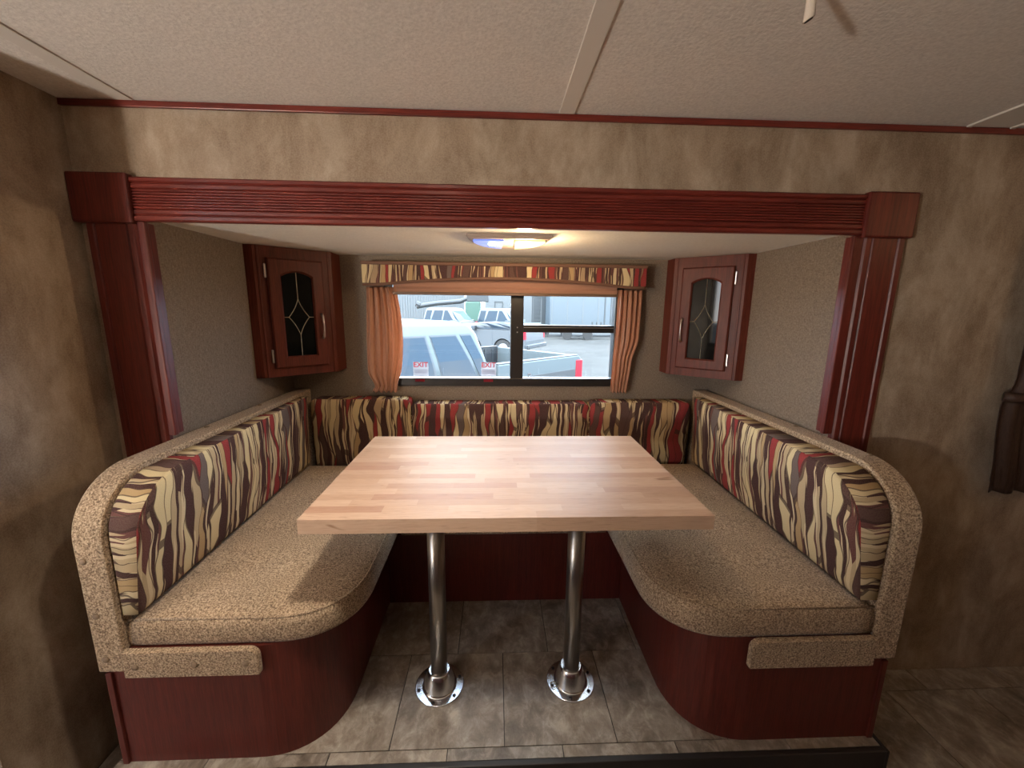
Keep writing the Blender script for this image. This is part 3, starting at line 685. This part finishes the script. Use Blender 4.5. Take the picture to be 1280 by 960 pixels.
# second, warm lamp of the living area, above the right of the aisle
ceiling_lamp(2.45, .15, CEIL-.0005, 'two-bulb warm ceiling lamp over the aisle', True, 0, 'lens_warm')
l = bpy.data.lights.new('aisle_lamp_glow', 'POINT'); l.energy = 4.2; l.color = (1, .60, .30); l.shadow_soft_size = .02
o = bpy.data.objects.new('aisle_lamp_glow', l); COL.objects.link(o); o.location = (2.51, .21, CEIL-.06)

# unseen counter and globe lamp, added behind the camera to light ceiling and wall
kc = thing('added_counter', 'made-up cherry counter with pale worktop, added behind the camera to shade the globe light', 'counter', (-.6, -.85, 0))
box('body', (-2.35, 1.2, -1.168, -.60, .001, .86), 'cherry_cab', kc, .003); box('worktop', (-2.37, 1.22, -1.168, -.57, .861, .90), 'cream', kc, .004); box('light_block_ledge', (-2.37, 1.22, -.59, -.57, .901, .96), 'cherry_cab', kc, .003)  # front ledge added to keep globe light off the low fronts
for k in range(6):
    dq = box('door', (-2.32+k*.585, -1.77+k*.585, -.60, -.582, .08, .83), 'cherry_cab', kc, .004); box('handle', (-1.81+k*.585, -1.80+k*.585, -.582, -.556, .55, .68), 'nickel', dq, .003)
MAT['globe'] = flat('added globe glow', (.9, .9, .88), .4, emit=(1.0, .94, .86), estr=GLOBE)
gp = thing('added_globe_lamp', 'made-up opal globe lamp on the counter, added behind the camera to light the ceiling', 'lamp', (-1.95, -1.03, .9005))
link('foot', lathe([(.05, .9005), (.05, .908), (.03, .912)], -1.95, -1.03, 24), 'nickel', gp)
link('globe', lathe([(.09*math.sin(math.pi*k/16)+.0005, 1.0-.09*math.cos(math.pi*k/16)) for k in range(17)], -1.95, -1.03, 24), 'globe', gp, smooth=True)
# unseen flush lamp, added in the main ceiling to brighten seats and floor
fl_ = thing('added_flush_lamp', 'made-up round flush ceiling lamp, added out of view to light seats and floor', 'lamp', (AX, AY, CEIL))
link('rim', lathe([(.085, CEIL-.0005), (.085, CEIL-.018), (.070, CEIL-.022), (.070, CEIL-.0005)], AX, AY, 32), 'fixture', fl_)
MAT['disc'] = flat('added disc glow', (.9, .9, .88), .4, emit=(1.0, .88, .72), estr=FLUSH)
link('diffuser', lathe([(.066, CEIL-.002), (.066, CEIL-.0140)], AX, AY, 32), 'disc', fl_)
l = bpy.data.lights.new('added_spot', 'SPOT'); l.energy = SPOT; l.color = (1, .90, .78); l.spot_size = math.radians(74); l.spot_blend = .85; l.shadow_soft_size = .05
o = bpy.data.objects.new('added_spot', l); COL.objects.link(o); o.location = (AX, AY, CEIL-.03); o.rotation_euler = Vector((-.20, .36, -1.43)).to_track_quat('-Z', 'Y').to_euler()  # added spot in the flush lamp, narrowed to spare the left wall

# little cream tube hanging from the ceiling
me = lathe([(.0075, 1.893), (.0085, 1.893), (.0085, 1.90), (.0075, 1.915), (.0068, CEIL-.0005), (.0040, CEIL-.0005)], .536, .770, 20)
for v in me.vertices:
    if v.co.z < 1.905: v.co.z += (v.co.x-.536)*.55
tubeo = thing('ceiling_tube', 'short cream plastic tube with slanted open end hanging from the ceiling', 'tube', (.536, .770, CEIL))
link('sleeve', me, 'cream', tubeo, smooth=False)
me = lathe([(.0060, 1.8915), (.0060, 1.8945)], .536, .770, 20)
for v in me.vertices: v.co.z += (v.co.x-.536)*.55
link('bore', me, 'hole', tubeo)

# ------------------------------------------------------------------ outside
GZ = -.65
g = struct(box('ground', (-60, 60, 2.4, 90, GZ-.2, GZ), 'gravel'))
g2 = struct(box('ground_doorside', (-60, 60, -60, -1.4, GZ-.2, GZ), 'gravel'))
def quad_panel(pts, th, nrm):
    n = Vector(nrm).normalized()*th; return fixn(mesh([Vector(p)+n for p in pts]+[Vector(p) for p in pts], [list(range(len(pts))), list(range(2*len(pts)-1, len(pts)-1, -1))]+[[i, (i+1) % len(pts), len(pts)+(i+1) % len(pts), len(pts)+i] for i in range(len(pts))]))
def vehicle(name, label, cat, loc, rz, paintm, pickup, hood_len=1.25, H=1.90, group=None):
    rt = thing(name, label, cat, loc, rz, group); A_ = dict(world=False)
    hw = .97; rear = .95+1.72; front = -1.35-hood_len
    belt = 1.18
    cab0, cab1 = -1.45, .93
    r1 = rear if pickup else cab1+.35
    # lower body profile with wheel arches, swept across the width
    def archp(cx): return [(cx+.44*math.cos(math.radians(a_)), .40+.44*math.sin(math.radians(a_))) for a_ in range(0, 181, 15)]
    fwx, rwx = front+.95, r1-1.02
    P = [(front, .42)] + [p for p in archp(fwx)[::-1]] + [p for p in archp(rwx)[::-1]] + [(r1, .45), (r1+.02, .75), (r1, belt-.02)]
    if pickup: P = P[:-1] + [(r1, .80), (.97, .80), (.97, belt-.02)]
    P += [(cab1, belt), (cab0, belt), (cab0-.25, belt-.06), (front+.10, belt-.12), (front-.03, belt-.22), (front-.06, .70)]
    me = prism(P, lambda p, t: (p[0], t, p[1]), -hw, hw); link('body', me, paintm, rt, **A_)
    # greenhouse, rounded
    rr0, rr1 = (-.70, .70) if pickup else (-.60, cab1+.10)
    r1b = cab1 if pickup else cab1+.33
    lev = [(belt, cab0, r1b, hw-.02), (belt+.28, cab0+.42, r1b-.06, hw-.09), (H-.16, rr0-.10, rr1+.12 if pickup else rr1+.10, hw-.20), (H-.06, rr0, rr1+.06, hw-.25), (H-.01, rr0+.12, rr1-.06, hw-.34), (H, rr0+.30, rr1-.24, hw-.50)]
    def ring(z, a_, b_, h):
        c_ = .10 if z < H-.05 else .16
        pts = []
        for (sx, sy, q0) in ((1, 1, 0), (-1, 1, 90), (-1, -1, 180), (1, -1, 270)):
            ox, oy = (b_-c_ if sx > 0 else a_+c_), sy*(h-c_)
            pts += [(ox+c_*math.cos(math.radians(q0+k*30)), oy+c_*math.sin(math.radians(q0+k*30)), z) for k in range(4)]
        return pts
    vs = [p for q in lev for p in ring(*q)]; n = 16
    fs = [[j*n+k, j*n+(k+1) % n, (j+1)*n+(k+1) % n, (j+1)*n+k] for j in range(len(lev)-1) for k in range(n)] + [list(range(n))[::-1], [(len(lev)-1)*n+k for k in range(n)]]
    link('cab', fixn(mesh(vs, fs)), paintm, rt, smooth=True, **A_)
    # side windows
    def sidept(x, z, s):
        for (za, a0, b0, h0), (zb, a1, b1, h1) in zip(lev, lev[1:]):
            if za <= z <= zb: f_ = (z-za)/(zb-za); return (x, s*(h0+(h1-h0)*f_+.002), z)
    def sidewin(nm, xs_, s):
        (xa, xb, xc, xd) = xs_; zb, zt, zm = belt+.04, H-.17, belt+.28
        lo = [(xa, zb), (xb, zb)]; md_ = [(xb+(xc-xb)*(zm-zb)/(zt-zb), zm)]; hi = [(xc, zt), (xd, zt)]; md2 = [(xa+(xd-xa)*(zm-zb)/(zt-zb), zm)]
        pts = [sidept(x, z, s) for x, z in lo+md_+hi+md2]
        gw = link(nm, quad_panel(pts, .006, (0, s, 0)), 'car_glass', rt, **A_)
        cxm = sum(p[0] for p in pts)/len(pts); czm = sum(p[2] for p in pts)/len(pts)
        big = [sidept(cxm+(p[0]-cxm)*1.05, min(max(czm+(p[2]-czm)*1.07, belt), H-.07), s) for p in pts]
        link('window_seal', quad_panel(big, .003, (0, s, 0)), 'seam', gw, **A_)
    for s in (-1, 1):
        if pickup: wins = [('side_window', (cab0+.32, .08, .04, rr0+.06)), ('side_window', (.18, .66, .46, .12)), ('quarter_window', (.71, .85, rr1-.02, .53))]
        else: wins = [('side_window', (cab0+.32, -.28, -.34, rr0+.06)), ('side_window', (-.16, .60, .42, -.22)), ('quarter_window', (.70, r1b-.16, rr1-.04, .60))]
        for nm, xx in wins: sidewin(nm, xx, s)
        for x in ((.13, .69) if pickup else (-.22, .63)): link('door_seam', boxes([(x-.006, x+.006, s*hw-.004, s*hw+.004, .55, belt)]), 'seam', rt, **A_)
        link('mirror', boxes([(cab0+.30, cab0+.48, s*(hw+.02), s*(hw+.22), belt-.02, belt+.17)] if s > 0 else [(cab0+.30, cab0+.48, s*(hw+.22), s*(hw+.02), belt-.02, belt+.17)], .03), 'lower', rt, **A_)
        for x in (fwx, rwx):
            me = lathe([(.02, -.11), (.38, -.11), (.40, -.06), (.40, .06), (.38, .11), (.02, .11)], 0, 0, 28); me.transform(Matrix.Translation((x, s*(hw-.14), .40)) @ Matrix.Rotation(math.pi/2, 4, 'X'))
            wh = link('wheel', me, 'tyre', rt, **A_)
            me = lathe([(.02, -.122), (.22, -.122), (.24, -.10), (.24, .10), (.22, .122), (.02, .122)], 0, 0, 20); me.transform(Matrix.Translation((x, s*(hw-.14), .40)) @ Matrix.Rotation(math.pi/2, 4, 'X')); link('rim', me, 'rim', wh, **A_)
        link('tail_lamp', boxes([(r1-.13, r1+.025, min(s*(hw-.10), s*(hw+.012)), max(s*(hw-.10), s*(hw+.012)), .82, 1.30 if pickup else 1.22)], .01), 'red_lamp', rt, **A_)
        link('headlamp', boxes([(front-.065, front+.20, min(s*(hw-.42), s*(hw+.008)), max(s*(hw-.42), s*(hw+.008)), .76, .94)], .02), 'headlamp', rt, **A_)
    # windscreen and rear window
    def endpt(y, z, front_):
        for (za, a0, b0, h0), (zb, a1, b1, h1) in zip(lev, lev[1:]):
            if za <= z <= zb: f_ = (z-za)/(zb-za); return ((a0+(a1-a0)*f_-.003) if front_ else (b0+(b1-b0)*f_+.003), y, z)
    for fr in (True, False):
        pts = [endpt(y, z, fr) for y, z in ((-.78, belt+.06), (.78, belt+.06), (.73, belt+.28), (.60, H-.18), (-.60, H-.18), (-.73, belt+.28))]
        link('windscreen' if fr else 'rear_window', quad_panel(pts, .006, (-1 if fr else 1, 0, .5)), 'car_glass', rt, **A_)
    link('grille', boxes([(front-.075, front-.02, -.50, .50, .70, .92)], .01), 'seam', rt, **A_)
    link('bumper', boxes([(front-.14, front+.1, -hw, hw, .42, .62)], .03), 'lower', rt, **A_); link('bumper', boxes([(r1-.05, r1+.14, -hw, hw, .45, .62)], .03), 'lower', rt, **A_)
    if pickup:
        z1 = 1.36
        for s in (-1, 1):
            Q = [(.96, .78), (rear, .78), (rear, z1-.05), (rear-.05, z1), (.96, z1)]
            bs_ = link('bed_side', prism(Q, lambda p, t: (p[0], t, p[1]), s*hw, s*(hw-.10), .012), paintm, rt, **A_)
            link('rail_cap', boxes([(.97, rear-.05, min(s*(hw-.115), s*(hw-.02)), max(s*(hw-.115), s*(hw-.02)), z1-.002, z1+.016)], .006), 'bedliner', bs_, **A_)
            link('lower_panel', boxes([(.98, rear-.14, min(s*(hw-.01), s*(hw+.004)), max(s*(hw-.01), s*(hw+.004)), .86, 1.17)], .003), 'lower', bs_, **A_)
        link('tailgate', boxes([(rear-.07, rear, -hw+.105, hw-.105, .80, z1)], .012), paintm, rt, **A_)
        bed = link('bed_liner', boxes([(.975, rear-.07, -hw+.105, hw-.105, .80, .815), (.965, .985, -hw+.105, hw-.105, .80, z1-.02), (.985, rear-.075, -hw+.1045, -hw+.112, .815, z1-.01), (.985, rear-.075, hw-.112, hw-.1045, .815, z1-.01)]), 'bedliner', rt, **A_)
        for k in range(9):
            x = 1.10+k*.17; link('liner_rib', boxes([(x, x+.05, hw-.122, hw-.112, .815, z1-.03)]), 'lower', bed, **A_)
    return rt
th_ = math.radians(42); cth, sth = math.cos(th_), math.sin(th_)
tx, ty = .03-(.95*cth+.97*sth), 4.87-(.95*sth-.97*cth)
vehicle('pickup_truck', 'silver pickup truck with dark bed and red tail lamp, right outside the window', 'truck', (tx, ty, GZ), th_, 'silver', True)
vehicle('parked_car', 'white parked car with its windscreen facing the corrugated building\'s yard, behind the pickup roof', 'car', (-2.9, 25.0, GZ), math.radians(150), 'white_car', False, .95, 2.06, 'cars parked in the yard')
vehicle('parked_car', 'white parked car behind the pickup bed, beside the black mullion', 'car', (.35, 25.5, GZ), math.radians(148), 'white_car', False, .95, 2.06, 'cars parked in the yard')
vehicle('parked_car', 'pale grey parked car half hidden by the curtain with the EXIT stickers', 'car', (-7.4, 24.0, GZ), math.radians(178), 'grey_car', False, .95, 1.80, 'cars parked in the yard')
vehicle('parked_car', 'low grey parked car with red tail lamps, seen over the pickup bed', 'car', (.55, 17.5, GZ), math.radians(-30), 'grey_car', False, .8, 1.42, 'cars parked in the yard')
# corrugated building
bd = thing('steel_building', 'white corrugated steel building at the far side of the yard', 'building', (-12, 50, GZ))
box('wall', (-32, -3.8, 50, 60, GZ, 7.5), 'siding', bd)
for k in range(90):
    x = -31.8+k*.31; 
    if x < -3.9: box('rib', (x, x+.07, 49.93, 50.001, GZ, 7.4), 'siding', bd)
bd2 = thing('pale_shed', 'pale shed with a grey framed door between the building and the trailer', 'shed', (-1, 46, GZ))
box('wall', (-1.2, 4.2, 46, 52, GZ, 4.5), 'siding', bd2); dd = link('door_frame', boxes([(-.10, -.02, 45.94, 46.001, 1.1, 2.1), (.75, .83, 45.94, 46.001, 1.1, 2.1), (-.10, .83, 45.94, 46.001, 2.1, 2.18)]), 'iron', bd2)
# boom lift
bl_ = thing('boom_lift', 'grey boom of a lift with a green body behind the parked cars', 'machine', (-2.6, 36, GZ))
link('boom', tube([(-6.9, 36, 1.50), (-5.2, 36, 1.78), (-3.1, 36, 1.98), (-2.4, 36, 2.25)], .20, 8), 'iron', bl_)
link('boom', tube([(-6.9, 36, 1.75), (-6.6, 36, 1.60)], .25, 8), 'iron', bl_)
box('body', (-2.6, -1.3, 35.4, 37, GZ+.6, 1.95), 'green', bl_, .08); box('cab', (-2.5, -.6, 35.6, 36.8, 1.95, 2.6), 'iron', bl_, .05)
for x in (-2.3, -1.6): 
    me = lathe([(.02, -.2), (.5, -.2), (.5, .2), (.02, .2)], 0, 0, 20); me.transform(Matrix.Translation((x, 35.3, GZ+.5)) @ Matrix.Rotation(math.pi/2, 4, 'X')); link('wheel', me, 'tyre', bl_)
tag(link('utility_pole', lathe([(.14, GZ), (.10, 9)], -2.35, 39, 12), 'iron'), 'grey utility pole rising behind the boom lift', 'pole')
# box trailer
tr_ = thing('box_trailer', 'pale blue box trailer standing at the far side of the gravel yard', 'trailer', (8, 31, GZ))
box('box', (4.05, 14.5, 30.2, 32.8, GZ+.55, 3.6), 'trailer', tr_, .05)
for k in range(9): box('panel_strip', (4.2+k*1.16, 4.25+k*1.16, 30.185, 30.201, GZ+.6, 3.5), 'siding', tr_)
box('door_strip', (8.15, 8.25, 30.18, 30.2, GZ+.6, 3.5), 'iron', tr_); box('door_strip', (8.62, 8.70, 30.18, 30.2, GZ+.6, 3.5), 'iron', tr_)
for x in (10.4, 11.3):
    me = lathe([(.02, -.15), (.4, -.15), (.4, .15), (.02, .15)], 0, 0, 20); me.transform(Matrix.Translation((x, 30.5, GZ+.40)) @ Matrix.Rotation(math.pi/2, 4, 'X')); link('wheel', me, 'tyre', tr_)
for x in (5.0, 13.5): box('landing_leg', (x, x+.12, 30.6, 30.75, GZ, GZ+.6), 'iron', tr_)
fl = thing('equipment_trailer', 'low grey flat equipment trailer with a jack in front of the pale blue box trailer', 'trailer', (6, 28, GZ))
box('deck', (4.5, 7.0, 27.4, 28.6, .02, .16), 'iron', fl)
for x in (4.9, 6.3):
    me = lathe([(.02, -.1), (.33, -.1), (.33, .1), (.02, .1)], 0, 0, 20); me.transform(Matrix.Translation((x, 27.3, GZ+.33)) @ Matrix.Rotation(math.pi/2, 4, 'X')); link('wheel', me, 'tyre', fl)
for x in (6.6, 6.9, 7.2): box('stake', (x, x+.07, 27.4, 27.5, .16, .55), 'iron', fl)
link('tongue', tube([(7.0, 28, .09), (8.3, 28, .09), (8.4, 28, .60), (8.7, 28, .62)], .05, 8), 'iron', fl); box('jack', (8.34, 8.44, 27.95, 28.05, GZ, .62), 'iron', fl)
ld = thing('steel_rack', 'grey upright steel ladder rack beside the box trailer', 'rack', (3, 30, GZ))
for x in (2.75, 3.35): box('upright', (x, x+.07, 30, 30.07, GZ, 2.2), 'iron', ld)
for k in range(9): box('rung', (2.75, 3.42, 30.02, 30.06, GZ+.3+k*.3, GZ+.35+k*.3), 'iron', ld)
box('cross_shelf', (1.9, 4.0, 29.8, 30.6, .10, .28), 'iron', ld); box('shelf_leg', (1.95, 2.03, 29.9, 30, GZ, .1), 'iron', ld); box('shelf_leg', (3.85, 3.93, 29.9, 30, GZ, .1), 'iron', ld)
pn = thing('grey_panel', 'dark grey upright panel standing behind the steel rack', 'panel', (3.4, 33, GZ)); box('sheet', (2.95, 4.4, 33, 33.15, GZ, 3.2), 'iron', pn, .01)
